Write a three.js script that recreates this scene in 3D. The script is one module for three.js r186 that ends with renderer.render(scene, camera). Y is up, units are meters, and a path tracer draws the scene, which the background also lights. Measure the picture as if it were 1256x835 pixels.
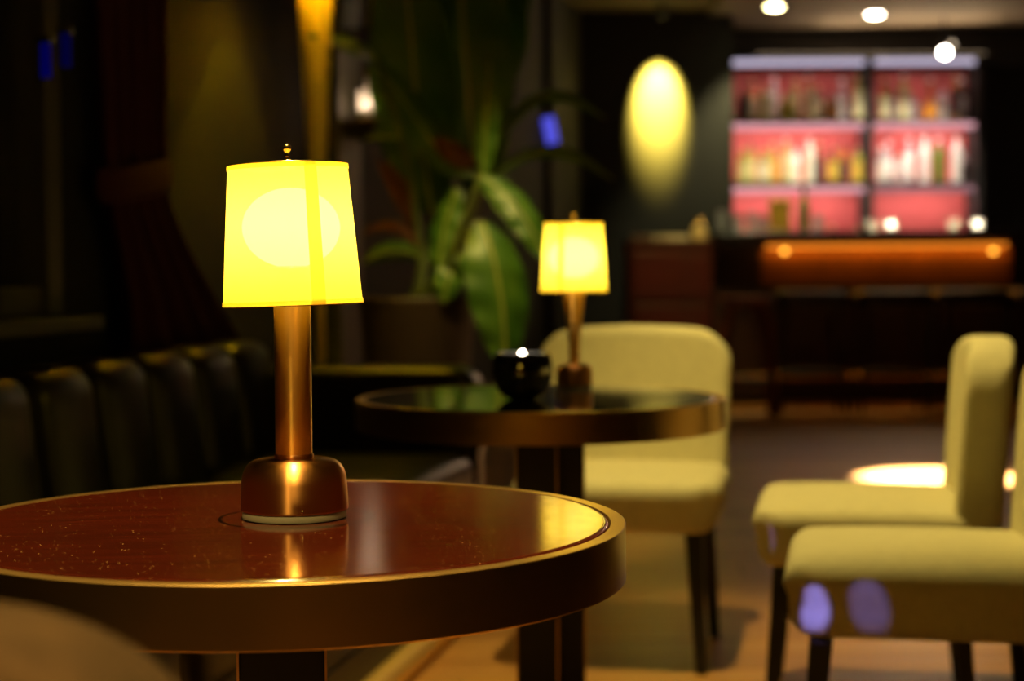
import * as THREE from 'three';
import { RoundedBoxGeometry } from 'three/addons/geometries/RoundedBoxGeometry.js';
import { mergeGeometries, mergeVertices, toCreasedNormals } from 'three/addons/utils/BufferGeometryUtils.js';
import { RectAreaLightUniformsLib } from 'three/addons/lights/RectAreaLightUniformsLib.js';

// ───────────────────────── camera, exposure, large lights
const W = 1256, H = 835, FPX = 2150, EYE = 0.982;
const scene = new THREE.Scene();
scene.background = new THREE.Color(0x000000);
const camera = new THREE.PerspectiveCamera(2 * Math.atan(H / 2 / FPX) * 180 / Math.PI, W / H, 0.05, 60);
camera.position.set(0, EYE, 0);
camera.rotation.set(-0.0450, 0, -0.0065, 'YXZ');
camera.updateMatrixWorld(true); camera.updateProjectionMatrix();
camera.focus = 1.74;
camera.userData.fStop = 3.6;
const renderer = new THREE.WebGLRenderer({ antialias: true });
renderer.toneMapping = THREE.LinearToneMapping;
renderer.toneMappingExposure = 1.0;
renderer.shadowMap.enabled = true;
RectAreaLightUniformsLib.init();

const C = (r, g, b) => new THREE.Color().setRGB(r, g, b);
const LAMP = C(1, 0.68, 0.012);          // the yellow table and floor lamps
const WARM = C(1, 0.74, 0.20);          // the warm downlights over the tables
const ORANGE = C(1, 0.38, 0.02);
const WHITE = C(1, 0.86, 0.70);
function shadows(l) { l.castShadow = true; return l; }
function spot(parent, pos, to, color, intensity, angle, penumbra, radius = 1) {
  const l = shadows(new THREE.SpotLight(color, intensity, 0, angle, penumbra, 2));
  l.shadow.radius = radius; l.position.set(...pos); l.target.position.set(...to);
  parent.add(l); parent.add(l.target); return l;
}
function point(parent, pos, color, intensity, radius = 1) {
  const l = shadows(new THREE.PointLight(color, intensity, 0, 2)); l.shadow.radius = radius;
  l.position.set(...pos); parent.add(l); return l;
}
function area(parent, pos, to, w, h, color, intensity) {
  const l = new THREE.RectAreaLight(color, intensity, w, h); l.position.set(...pos); parent.add(l);
  l.lookAt(new THREE.Vector3(...to)); return l;
}

// ───────────────────────── helpers
let seed = 7;
const rnd = () => { seed = (seed * 1664525 + 1013904223) >>> 0; return seed / 4294967296; };
const rr = (a, b) => a + (b - a) * rnd();
// point on the ray through photo pixel (px, py), at depth Z in front of the camera
function at(px, py, Z) {
  const v = new THREE.Vector3(px / W * 2 - 1, 1 - py / H * 2, 0.5).unproject(camera).sub(camera.position);
  return v.multiplyScalar(Z / -v.z).add(camera.position);
}
// the table row: s runs along the row (away), o across it (to the right), from the middle of the first table
const ROW = 0.1895, sa = Math.sin(ROW), ca = Math.cos(ROW), T1 = [-0.236, 1.772];
const row = (s, o, y = 0) => [T1[0] + s * sa + o * ca, y, -(T1[1] + s * ca - o * sa)];
const used = {};
function numbered(n) { used[n] = (used[n] ?? -1) + 1; return used[n] ? `${n}_${String(used[n]).padStart(3, '0')}` : n; }
function cast(o) { o.castShadow = true; o.receiveShadow = true; return o; }
function tag(o, label, category, group) { o.userData.label = label; o.userData.category = category; if (group) o.userData.group = group; return o; }
function thing(name, label, category, pos = [0, 0, 0], ry = 0, group) {
  const g = new THREE.Group(); g.name = numbered(name); g.position.set(...pos); g.rotation.y = ry; scene.add(g);
  return tag(g, label, category, group);
}
function part(name, geo, mat, parent, pos, rot) {
  const m = cast(new THREE.Mesh(geo, mat)); m.name = name;
  if (pos) m.position.set(...pos); if (rot) m.rotation.set(...rot);
  parent.add(m); return m;
}
function struct(name, geo, mat, pos, rot) {
  const m = part(name, geo, mat, scene, pos, rot); m.userData.kind = 'structure'; return m;
}
function structGroup(name, pos = [0, 0, 0], ry = 0) {
  const g = new THREE.Group(); g.name = name; g.userData.kind = 'structure'; g.position.set(...pos); g.rotation.y = ry; scene.add(g); return g;
}
const box = (w, h, d) => new THREE.BoxGeometry(w, h, d);
const rbox = (w, h, d, r = 0.004, s = 2) => new RoundedBoxGeometry(w, h, d, s, Math.min(r, w / 2.01, h / 2.01, d / 2.01));
const lathe = (pts, seg = 64) => new THREE.LatheGeometry(pts.map(([x, y]) => new THREE.Vector2(Math.max(x, 1e-5), y)), seg, Math.PI);
const crisp = (g) => { const u = toCreasedNormals(g, 0.35); return u; };
const cyl = (rt, rb, h, seg = 24, open = false) => new THREE.CylinderGeometry(rt, rb, h, seg, 1, open);
const moved = (g, x, y, z) => g.translate(x, y, z);
function merged(list) { return mergeGeometries(list.map((g) => { const n = g.index ? g.toNonIndexed() : g; for (const k of Object.keys(n.attributes)) if (!['position', 'normal', 'uv'].includes(k)) n.deleteAttribute(k); return n; })); }
// uv in metres, by the way each face points
function metreUV(g) {
  if (g.index) g = g.toNonIndexed();
  const p = g.attributes.position, uv = new Float32Array(p.count * 2), a = new THREE.Vector3(), b = new THREE.Vector3(), c = new THREE.Vector3();
  for (let i = 0; i < p.count; i += 3) {
    a.fromBufferAttribute(p, i); b.fromBufferAttribute(p, i + 1).sub(a); c.fromBufferAttribute(p, i + 2).sub(a); b.cross(c);
    const x = Math.abs(b.x), y = Math.abs(b.y), z = Math.abs(b.z);
    for (let k = 0; k < 3; k++) {
      const X = p.getX(i + k), Y = p.getY(i + k), Z = p.getZ(i + k), j = (i + k) * 2;
      if (y >= x && y >= z) { uv[j] = X; uv[j + 1] = Z; } else if (x >= z) { uv[j] = Z; uv[j + 1] = Y; } else { uv[j] = X; uv[j + 1] = Y; }
    }
  }
  g.setAttribute('uv', new THREE.BufferAttribute(uv, 2)); return g;
}
// an upholstered block: edges rounded by r, outline corners in one plane rounded by R, then bent by fn
function soft(w, h, d, r, { R = 0, plane = 'xy', fn = null, cell = 0.022, R2 = null } = {}) {
  let g = new THREE.BoxGeometry(w, h, d, ...[w, h, d].map((x) => Math.max(3, Math.min(46, Math.round(x / cell)))));
  g.deleteAttribute('uv'); g.deleteAttribute('normal'); g = mergeVertices(g, 1e-5);
  const p = g.attributes.position, v = new THREE.Vector3(), half = new THREE.Vector3(w / 2, h / 2, d / 2), q = new THREE.Vector3();
  const ax = { xy: ['x', 'y'], xz: ['x', 'z'], zy: ['z', 'y'] }[plane];
  for (let i = 0; i < p.count; i++) {
    v.fromBufferAttribute(p, i);
    for (const k of ['x', 'y', 'z']) q[k] = THREE.MathUtils.clamp(v[k], -(half[k] - r), half[k] - r);
    v.sub(q); if (v.lengthSq() > 1e-12) { const m = Math.max(Math.abs(v.x), Math.abs(v.y), Math.abs(v.z)); v.normalize().multiplyScalar(m); } v.add(q);
    const Rc = (R2 !== null && v[ax[1]] < 0) ? R2 : R;
    if (Rc > 0) {
      const [A, B] = ax, ia = half[A] - Rc, ib = half[B] - Rc, u = (Math.abs(v[A]) - ia) / Rc, t = (Math.abs(v[B]) - ib) / Rc;
      if (u > 0 && t > 0) { const U = u * Math.sqrt(1 - t * t / 2), T = t * Math.sqrt(1 - u * u / 2); v[A] = Math.sign(v[A]) * (ia + U * Rc); v[B] = Math.sign(v[B]) * (ib + T * Rc); }
    }
    if (fn) fn(v);
    p.setXYZ(i, v.x, v.y, v.z);
  }
  g.computeVertexNormals();
  return metreUV(g);
}
// a tube through points
const tube = (pts, r, seg = 40, rad = 10) => new THREE.TubeGeometry(new THREE.CatmullRomCurve3(pts.map((p) => p.isVector3 ? p : new THREE.Vector3(...p))), seg, r, rad, false);

// ───────────────────────── textures
function tex(w, h, fn, srgb, rep = 1) {
  const d = new Uint8Array(w * h * 4);
  for (let y = 0; y < h; y++) for (let x = 0; x < w; x++) { const c = fn(x, y), k = (y * w + x) * 4; d[k] = c[0]; d[k + 1] = c[1] ?? c[0]; d[k + 2] = c[2] ?? c[0]; d[k + 3] = 255; }
  const t = new THREE.DataTexture(d, w, h); t.wrapS = t.wrapT = THREE.RepeatWrapping; t.magFilter = THREE.LinearFilter; t.minFilter = THREE.LinearFilter;
  if (srgb) t.colorSpace = THREE.SRGBColorSpace; t.repeat.set(rep, rep); t.needsUpdate = true; return t;
}
const hash = (x, y, s = 0) => { let h = Math.imul(x | 0, 374761393) ^ Math.imul(y | 0, 668265263) ^ Math.imul(s | 0, 2147483647); h = Math.imul(h ^ (h >>> 13), 1274126177); return ((h ^ (h >>> 16)) >>> 0) / 4294967296; };
function vnoise(x, y, per, s) { // tiling value noise, per cells
  const ix = Math.floor(x), iy = Math.floor(y), fx = x - ix, fy = y - iy, m = (a) => ((a % per) + per) % per;
  const sx = fx * fx * (3 - 2 * fx), sy = fy * fy * (3 - 2 * fy);
  const a = hash(m(ix), m(iy), s), b = hash(m(ix + 1), m(iy), s), c = hash(m(ix), m(iy + 1), s), d = hash(m(ix + 1), m(iy + 1), s);
  return (a + (b - a) * sx) * (1 - sy) + (c + (d - c) * sx) * sy;
}
const fbm = (u, v, f, s) => (vnoise(u * f, v * f, f, s) + vnoise(u * f * 2, v * f * 2, f * 2, s + 1) / 2 + vnoise(u * f * 4, v * f * 4, f * 4, s + 2) / 4) / 1.75;
const cl = (v) => Math.max(0, Math.min(255, v));
// woven cloth: over and under threads, 4 x 4 cells
const weave = tex(128, 128, (x, y) => {
  const n = 4, u = x / 128 * n, v = y / 128 * n, cx = Math.floor(u), cy = Math.floor(v), fx = u - cx - 0.5, fy = v - cy - 0.5, over = (cx + cy) % 2;
  const h = over ? Math.cos(fx * Math.PI) * (0.75 + 0.25 * Math.cos(fy * 2 * Math.PI)) : Math.cos(fy * Math.PI) * (0.75 + 0.25 * Math.cos(fx * 2 * Math.PI));
  return [cl(255 * (0.15 + 0.8 * h * (0.85 + 0.15 * hash(cx, cy, 5))))];
}, false, 1 / 0.019);
const clothTone = tex(256, 256, (x, y) => { const n = 0.94 + 0.05 * fbm(x / 256, y / 256, 16, 3) + 0.10 * (hash(x, y, 9) - 0.5); return [cl(n * 222), cl(n * 214), cl(n * 178)]; }, true, 1 / 0.25);
const brownTone = tex(256, 256, (x, y) => { const n = 0.8 + 0.3 * fbm(x / 256, y / 256, 8, 13) + 0.14 * (hash(x, y, 19) - 0.5); return [cl(n * 126), cl(n * 92), cl(n * 68)]; }, true, 1 / 0.25);
const grainTex = (base, dark, seedN, ru, rv) => {
  const t = tex(512, 512, (x, y) => {
    const u = x / 512, v = y / 512, warp = fbm(u, v, 4, seedN) * 0.06, g = fbm(u + 0, (v + warp), 2, seedN + 5);
    const fine = vnoise(u * 6, (v + warp) * 160, 160, seedN + 9) * 0.5 + vnoise(u * 16, v * 256, 256, seedN + 11) * 0.5;
    const k = THREE.MathUtils.clamp(0.55 * g + 0.55 * fine, 0, 1);
    return [0, 1, 2].map((i) => cl(dark[i] + (base[i] - dark[i]) * k));
  }, true); t.repeat.set(ru, rv); return t;
};
const leatherBump = tex(256, 256, (x, y) => { const a = fbm(x / 256, y / 256, 32, 41), b = fbm(x / 256, y / 256, 8, 47); return [cl(255 * (0.6 * a + 0.4 * b))]; }, false, 1 / 0.12);
// dust and wiping marks on the table top; the disc is mapped once over the top
const topColor = tex(1024, 1024, (x, y) => {
  const u = x / 1024, v = y / 1024, warp = fbm(u, v, 4, 71) * 0.05, g = fbm(u, v + warp, 3, 75), fine = vnoise(u * 10, (v + warp) * 220, 220, 77);
  const k = 0.5 * g + 0.4 * fine; let c = [32 + 36 * k, 8 + 11 * k, 3 + 6 * k];
  const s = hash(x >> 1, y >> 1, 81), m = fbm(u, v, 6, 83);
  if (s > 0.9930 + 0.0060 * (1 - m)) { const w = 0.30 + 0.70 * hash(x >> 1, y >> 1, 85); c = c.map((q, i) => q + ([190, 150, 100][i] - q) * w); }
  return c.map(cl);
}, true);
const topRough = tex(512, 512, (x, y) => { const u = x / 512, v = y / 512, n = fbm(u, v, 6, 91), f = fbm(u, v, 40, 95); return [0, cl(255 * (0.07 + 0.07 * n + 0.05 * f)), 0]; }, false);
const brushed = tex(64, 1024, (x, y) => [cl(255 * (0.5 + 0.35 * (hash(0, y, 101) - 0.5) + 0.2 * (hash(0, y >> 2, 103) - 0.5) + 0.1 * (hash(x >> 3, y, 105) - 0.5)))], false);
const leafTone = (a, b, sd) => tex(128, 512, (x, y) => { const u = x / 128, v = y / 512, st = 0.5 + 0.5 * Math.sin((v * 90 + Math.abs(u - 0.5) * -34) * 2), n = fbm(u, v, 4, sd); const k = THREE.MathUtils.clamp(0.35 * st + 0.75 * n - 0.05, 0, 1); return [0, 1, 2].map((i) => cl(a[i] + (b[i] - a[i]) * k)); }, true);

// ───────────────────────── materials
const std = (o) => new THREE.MeshStandardMaterial(o), phy = (o) => new THREE.MeshPhysicalMaterial(o);
const M = {
  cream: phy({ map: clothTone, color: 0xffffff, roughness: 0.92, bumpMap: weave, bumpScale: 0.0009, sheen: 0.25, sheenColor: C(0.6, 0.55, 0.4), sheenRoughness: 0.6 }),
  brownCloth: phy({ map: brownTone, roughness: 0.95, bumpMap: weave, bumpScale: 0.0009, sheen: 0.4, sheenColor: C(0.5, 0.4, 0.3), sheenRoughness: 0.6 }),
  blackWood: std({ color: C(0.010, 0.009, 0.008), roughness: 0.45 }),
  blackMetal: std({ color: C(0.012, 0.011, 0.011), roughness: 0.4, metalness: 0.3 }),
  brass: phy({ color: C(0.88, 0.50, 0.12), metalness: 1, roughness: 0.46, anisotropy: 0.95, anisotropyRotation: Math.PI / 2 }),
  copper: phy({ color: C(0.70, 0.32, 0.11), metalness: 1, roughness: 0.38, anisotropy: 0.98, anisotropyRotation: Math.PI / 2 }),
  polishedBrass: std({ color: C(0.85, 0.58, 0.22), metalness: 1, roughness: 0.18 }),
  rimBrass: phy({ color: C(0.52, 0.31, 0.13), metalness: 1, roughness: 0.31 }),
  acrylic: std({ color: C(0.62, 0.56, 0.46), roughness: 0.6 }),
  shade: phy({ color: C(1, 0.90, 0.28), roughness: 0.75, transmission: 0.84, thickness: 0, side: THREE.DoubleSide, specularIntensity: 0.2 }),
  shadeTape: phy({ color: C(0.95, 0.80, 0.30), roughness: 1, transmission: 0.60, thickness: 0, side: THREE.DoubleSide, specularIntensity: 0.2 }),
  satinBrass: phy({ color: C(0.95, 0.80, 0.20), metalness: 0.6, roughness: 0.5, anisotropy: 0.8, anisotropyRotation: Math.PI / 2 }),
  railBrass: std({ color: C(0.90, 0.62, 0.20), metalness: 1, roughness: 0.58 }),
  denseShade: std({ color: C(0.75, 0.62, 0.36), roughness: 0.9, side: THREE.DoubleSide }),
  tableTop: phy({ map: topColor, roughness: 1, roughnessMap: topRough, specularIntensity: 1.0 }),
  glassTop: phy({ color: C(0.02, 0.018, 0.015), roughness: 0.09, clearcoat: 0.7, clearcoatRoughness: 0.05 }),
  leather: phy({ color: C(0.008, 0.0055, 0.004), roughness: 0.36, specularIntensity: 0.7, bumpMap: leatherBump, bumpScale: 0.0006 }),
  wallDark: std({ color: C(0.0055, 0.0045, 0.0034), roughness: 0.85 }),
  wallBlack: std({ color: C(0.011, 0.010, 0.008), roughness: 0.8 }),
  ceiling: std({ color: C(0.15, 0.12, 0.085), roughness: 0.85 }),
  soffit: std({ color: C(0.014, 0.011, 0.009), roughness: 0.7 }),
  darkWood: std({ map: grainTex([70, 34, 18], [24, 10, 6], 111, 1, 1), roughness: 0.5 }),
  redWood: std({ map: grainTex([104, 26, 20], [46, 10, 8], 131, 1, 1), roughness: 0.45 }),
  stoolWood: std({ map: grainTex([150, 76, 34], [80, 34, 14], 151, 2, 2), roughness: 0.5 }),
  orangePanel: std({ map: grainTex([150, 88, 46], [84, 44, 20], 171, 1, 1), roughness: 0.55 }),
  counter: std({ color: C(0.006, 0.006, 0.006), roughness: 0.35 }),
  redPanel: std({ color: C(0.64, 0.13, 0.115), roughness: 0.7 }),
  curtain: phy({ color: C(0.045, 0.003, 0.006), roughness: 0.95, sheen: 0.3, sheenColor: C(0.15, 0.008, 0.015), sheenRoughness: 0.5, side: THREE.DoubleSide }),
  frameGrey: std({ color: C(0.055, 0.052, 0.045), roughness: 0.55 }),
  pane: phy({ color: C(1, 1, 1), roughness: 0.02, transmission: 1, thickness: 0 }),
  smokeGlass: phy({ color: C(0.22, 0.23, 0.26), metalness: 0.9, roughness: 0.04, clearcoat: 1, clearcoatRoughness: 0.02, iridescence: 1, iridescenceIOR: 1.8, iridescenceThicknessRange: [100, 420] }),
  planter: std({ color: C(0.030, 0.015, 0.009), roughness: 0.6 }),
  soil: std({ color: C(0.012, 0.008, 0.005), roughness: 1 }),
  stem: std({ color: C(0.09, 0.12, 0.02), roughness: 0.6 }),
  leafGreen: phy({ map: leafTone([30, 82, 16], [104, 140, 40], 211), roughness: 0.45, transmission: 0.25, thickness: 0, side: THREE.DoubleSide }),
  leafBrown: phy({ map: leafTone([58, 24, 8], [130, 62, 20], 231), roughness: 0.7, transmission: 0.25, thickness: 0, side: THREE.DoubleSide }),
  midrib: std({ color: C(0.32, 0.34, 0.08), roughness: 0.5 }),
  fabricWhite: std({ color: C(0.6, 0.55, 0.48), roughness: 0.9 }),
};
const glow = (r, g, b, k) => std({ color: 0x000000, emissive: C(r, g, b), emissiveIntensity: k });
const plankMats = [0, 1, 2, 3].map((i) => std({ map: grainTex([[214, 160, 92], [200, 146, 82], [224, 172, 100], [190, 136, 76]][i], [[150, 104, 56], [138, 94, 50], [160, 112, 62], [130, 86, 46]][i], 300 + i * 20, 0.7, 4), roughness: 0.38 }));

// ───────────────────────── room shell
const CEIL = 2.75;
const floor = structGroup('floor');
part('subfloor', box(13, 0.1, 18), M.wallBlack, floor, [1.5, -0.068, -6.2]);
{ // boards across the room
  const wB = 0.16, geos = [2.6, 3.0, 3.4].map((l) => rbox(l - 0.003, 0.018, wB - 0.003, 0.003, 1));
  geos.forEach((g, i) => { metreUV(g); });
  let i = 0;
  for (let z = 1.5; z > -14.0; z -= wB, i++) {
    let x = -3.4 - (i % 3) * 0.7 - rnd() * 0.6;
    while (x < 6.0) {
      const k = Math.floor(rnd() * 3), l = [2.6, 3.0, 3.4][k];
      part('plank', geos[k], plankMats[Math.floor(rnd() * 4)], floor, [x + l / 2, -0.009, z]);
      x += l;
    }
  }
}
struct('ceiling', box(13, 0.1, 18), M.ceiling, [1.5, CEIL + 0.05, -6.2]);
struct('wall_back', box(12, CEIL + 0.1, 0.12), M.wallBlack, [3, CEIL / 2, -13.62]);
struct('wall_right', box(0.12, CEIL + 0.1, 18), M.wallBlack, [6.2, CEIL / 2, -6.2]);
struct('wall_front', box(13, CEIL + 0.1, 0.12), M.wallBlack, [1.5, CEIL / 2, 1.9]);
// left wall, along the banquette, with the window opening s 0.2..2.22, y 0.86..2.45
const WO = -1.30;
const wallLeft = structGroup('wall_left', row(0, WO), -ROW);
const lw = (s0, s1, y0, y1) => part('wall_section', box(0.12, y1 - y0, s1 - s0), M.wallDark, wallLeft, [-0.06, (y0 + y1) / 2, -(s0 + s1) / 2]);
lw(-3.9, -1.4, 0, CEIL); lw(2.22, 12.2, 0, CEIL); lw(-1.4, 2.22, 0, 0.86); lw(-1.4, 2.22, 2.45, CEIL);
const window1 = structGroup('window_1', row(0, WO), -ROW);
{
  const fr = (s0, s1, y0, y1, d = 0.07) => part('window_frame', rbox(d, y1 - y0, s1 - s0, 0.006), M.frameGrey, window1, [-0.04, (y0 + y1) / 2, -(s0 + s1) / 2]);
  fr(2.14, 2.22, 0.86, 2.45, 0.13); fr(1.36, 1.42, 0.92, 2.39); fr(0.5, 0.56, 0.92, 2.39); fr(-0.36, -0.3, 0.92, 2.39); fr(-1.4, -1.32, 0.86, 2.45, 0.13);
  fr(-1.32, 2.14, 0.86, 0.93, 0.10); fr(-1.32, 2.14, 2.38, 2.45, 0.10);
  for (const [a, b] of [[-1.32, -0.36], [-0.3, 0.5], [0.56, 1.36], [1.42, 2.14]]) part('pane', box(0.006, 1.46, b - a), M.pane, window1, [-0.05, 1.655, -(a + b) / 2]);
  part('window_sill', rbox(0.12, 0.035, 3.7, 0.008), M.frameGrey, window1, [0.055, 0.842, -0.4]);
}
struct('trim_1', rbox(0.09, CEIL, 0.30, 0.006), M.frameGrey, row(4.47, WO + 0.045, CEIL / 2), [0, -ROW, 0]);
struct('trim_2', rbox(0.05, CEIL, 0.12, 0.006), M.wallDark, row(9.2, WO + 0.025, CEIL / 2), [0, -ROW, 0]);
// dark partition with the scallop of light, beside the back bar
struct('wall_partition', box(1.10, CEIL, 0.10), M.wallBlack, [1.03, CEIL / 2, -12.55]);
// pale ceiling field over the bar, and the dropped soffit over the back bar
struct('ceiling_panel', rbox(3.5, 0.04, 2.9, 0.01), M.ceiling, [3.15, CEIL - 0.02, -11.72]);
struct('soffit_beam', rbox(4.4, 0.27, 0.32, 0.01), M.soffit, [3.6, CEIL - 0.175, -13.38]);

// ───────────────────────── lamps
function downlight(label, x, z, y, color, intensity, angle, to, lens = 3, group, size = 1.2) {
  const t = thing('ceiling_downlight', label, 'downlight', [x, y, z], 0, group);
  const q = lens > 20 ? 1.7 : 1;
  part('trim_ring', lathe([[0.034, 0.0], [0.045, -0.004], [0.05, -0.004], [0.052, 0], [0.052, 0.012], [0.034, 0.012]].map(([a, b]) => [a * q, b]), 32), M.blackMetal, t, [0, -0.012, 0]);
  part('lens', new THREE.SphereGeometry(0.033, 24, 12).scale(q, lens > 20 ? 0.5 : 0.15, q), glow(color.r, color.g, color.b, lens), t, [0, -0.008, 0]);
  spot(t, [0, -0.045, 0], to, color, intensity, angle, 0.35, size);
  return t;
}
// straight above the lamp of the first table: its light makes the thin ring of shadow round the lamp foot
downlight('round downlight in ceiling above the front table', -0.238, -1.812, CEIL, WARM, 50, 0.31, [0.0, -2.7, 0.0], 6, undefined, 0.3);
downlight('round downlight added in ceiling to light the brown chair', -0.55, 0.05, CEIL, WARM, 15, 0.62, [0.2, -2.7, -0.55], 6);  // added lamp behind the camera, so the brown chair back gets light
downlight('round downlight in ceiling above the rear table', 0.26, -3.86, CEIL, WARM, 16.5, 0.48, [0.42, -2.7, -0.05], 6);
downlight('narrow downlight in ceiling beyond the rear table', 1.92, -7.85, CEIL, C(1, 0.88, 0.74), 900, 0.15, [0, -2.7, 0], 6);
downlight('bright white downlight in bar ceiling near its middle', at(1073, 15, 12.4).x, -12.4, CEIL - 0.04, WHITE, 6, 0.7, [0.2, -2.2, -0.9], 40, 'bar ceiling downlights');
downlight('bright downlight in bar ceiling toward the partition', at(950, 2, 12.0).x, -12.0, CEIL - 0.04, C(1, 0.88, 0.42), 11, 0.80, [0.15, -2.2, -0.7], 40, 'bar ceiling downlights');

downlight('small downlight added in ceiling to brighten the banana plant', at(600, 100, 5.1).x, -5.1, CEIL, WARM, 10, 0.25, [at(612, 330, 5.7).x - at(600, 100, 5.1).x, -1.65, -0.62], 2);  // added lamp, aimed so the big hanging leaf shows bright
downlight('small downlight added in ceiling to brighten the sideboard', 1.12, -10.3, CEIL, WARM, 9, 0.24, [0.02, -1.75, -1.0], 1);  // added lamp that lifts the sideboard and the wooden stool
function shadeOf(t, y0, y1, r0, r1, tilt, seamAngle, seamW) {
  // the shade hangs on its spider; the group turns a little about the finial
  const s = part('lamp_shade', new THREE.CylinderGeometry(r1, r0, y1 - y0, 96, 8, true), M.shade, t, [0, (y0 + y1) / 2, 0], [0, 0, tilt]);
  const h = y1 - y0, at2 = (k) => r0 + (r1 - r0) * k;
  const band = (k0, k1) => { const a = at2(k0) + 0.0008, b = at2(k1) + 0.0008, ya = -h / 2 + k0 * h, yb = -h / 2 + k1 * h; return lathe([[a, ya], [b, yb]], 96); };
  part('binding_tape', band(0, 0.034), M.shadeTape, s); part('binding_tape', band(0.966, 1), M.shadeTape, s);
  const wire = new THREE.TorusGeometry(r1, 0.0009, 6, 96).rotateX(Math.PI / 2), wire2 = new THREE.TorusGeometry(r0, 0.0009, 6, 96).rotateX(Math.PI / 2);
  part('wire_ring', merged([wire.translate(0, h / 2, 0), wire2.translate(0, -h / 2, 0)]), M.polishedBrass, s);
  const seam = new THREE.CylinderGeometry(r1 + 0.0012, r0 + 0.0012, h, 6, 1, true, seamAngle - seamW / 2, seamW);
  part('seam_tape', seam, M.shadeTape, s);
  for (let i = 0; i < 3; i++) { const a = i * 2.0944 + 1.45; part('spider_arm', tube([[0, h / 2 - 0.004, 0], [Math.sin(a) * r1 * 0.6, h / 2 - 0.006, Math.cos(a) * r1 * 0.6], [Math.sin(a) * r1, h / 2 - 0.001, Math.cos(a) * r1]], 0.0011, 10, 6), M.polishedBrass, s); }
  part('finial', lathe([[0, 0.022], [0.0026, 0.0215], [0.0046, 0.0185], [0.0042, 0.0155], [0.0026, 0.0135], [0.0024, 0.0115], [0.0034, 0.0100], [0.0026, 0.0085], [0.0030, 0.0065], [0.0070, 0.0030], [0.0098, 0.0008], [0.0100, -0.004], [0, -0.004]], 24), M.polishedBrass, s, [0, h / 2, 0]);
  return s;
}
const BULB = 0.130;
function bulbOf(t, y, power, colTop) {
  part('socket', lathe([[0, colTop - 0.004], [0.012, colTop - 0.004], [0.012, y - 0.046], [0.028, y - 0.043], [0.0285, y - 0.041], [0.013, y - 0.039], [0, y - 0.039]], 32), M.brass, t);  // socket flange spread wide to shade the table from the bulb
  part('bulb', new THREE.SphereGeometry(1, 32, 20).scale(0.050, 0.041, 0.050), glow(1, 0.86, 0.60, 4.2), t, [0, y, 0]);
  point(t, [0, y, 0], LAMP, power, 0.9);
}
// first table lamp: straight brushed column on a squat turned foot
const tableY = 0.72;
{
  const p = at(361.5, 632, 1.80); p.y = tableY;
  const t = thing('table_lamp', 'lit brass table lamp with straight column and yellow drum shade on the front table', 'lamp', [p.x, tableY, p.z], -0.25);
  part('foot_ring', lathe([[0, 0], [0.051, 0], [0.0535, 0.001], [0.0538, 0.0075], [0.050, 0.0085], [0, 0.0085]], 64), M.acrylic, t);
  part('lamp_base', lathe([[0.0525, 0.0080], [0.0552, 0.0090], [0.0553, 0.011], [0.0550, 0.020], [0.0546, 0.028], ...Array.from({ length: 15 }, (_, i) => { const a = (i + 1) / 15 * Math.PI / 2; return [0.0327 + 0.0213 * Math.pow(Math.cos(a), 0.8), 0.034 + 0.0265 * Math.pow(Math.sin(a), 0.85)]; }), [0.026, 0.0610], [0.019, 0.0614]], 96), M.copper, t);
  part('column', lathe([[0.0190, 0.0614], [0.0190, 0.240], [0.0185, 0.243], [0, 0.243]], 64), M.brass, t);
  part('collar', lathe([[0.0190, 0.0612], [0.0203, 0.0618], [0.0206, 0.0635], [0.0203, 0.0652], [0.0190, 0.0660]], 64), M.copper, t);
  part('set_screw', new THREE.SphereGeometry(0.0019, 12, 8), M.polishedBrass, t, [0.0135 + 0.0133, 0.0125, 0.0474]);
  bulbOf(t, 0.298, BULB, 0.243);
  shadeOf(t, 0.219, 0.3620, 0.0712, 0.0610, 0.030, 0.74, 0.21);
  t.children.find((c) => c.name === 'lamp_shade').position.x -= 0.0010;
}
// second table lamp: column that widens upward
const T2 = [at(662, 480, 3.3).x, 3.3], table2Y = 0.727;
{
  const q = at(704.5, 473, 3.52);
  const t = thing('table_lamp', 'lit table lamp with a tapered brass column beside the dark glass bowl', 'lamp', [q.x, table2Y, q.z], 0.5);
  part('foot_ring', lathe([[0, 0], [0.034, 0], [0.0355, 0.001], [0.0355, 0.005], [0.033, 0.006], [0, 0.006]], 48), M.acrylic, t);
  part('lamp_base', lathe([[0.034, 0.0055], [0.0362, 0.007], [0.0362, 0.036], [0.0345, 0.042], [0.030, 0.046], [0.022, 0.048], [0.011, 0.0485]], 64), M.copper, t);
  part('column', lathe([[0.0105, 0.048], [0.0108, 0.075], [0.0135, 0.115], [0.0175, 0.150], [0.0225, 0.190], [0.0240, 0.215], [0.0235, 0.222], [0, 0.222]], 48), M.brass, t);
  bulbOf(t, 0.262, BULB * 0.85, 0.222);
  shadeOf(t, 0.1935, 0.3315, 0.0672, 0.0585, 0.0, -0.95, 0.20);
}
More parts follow.
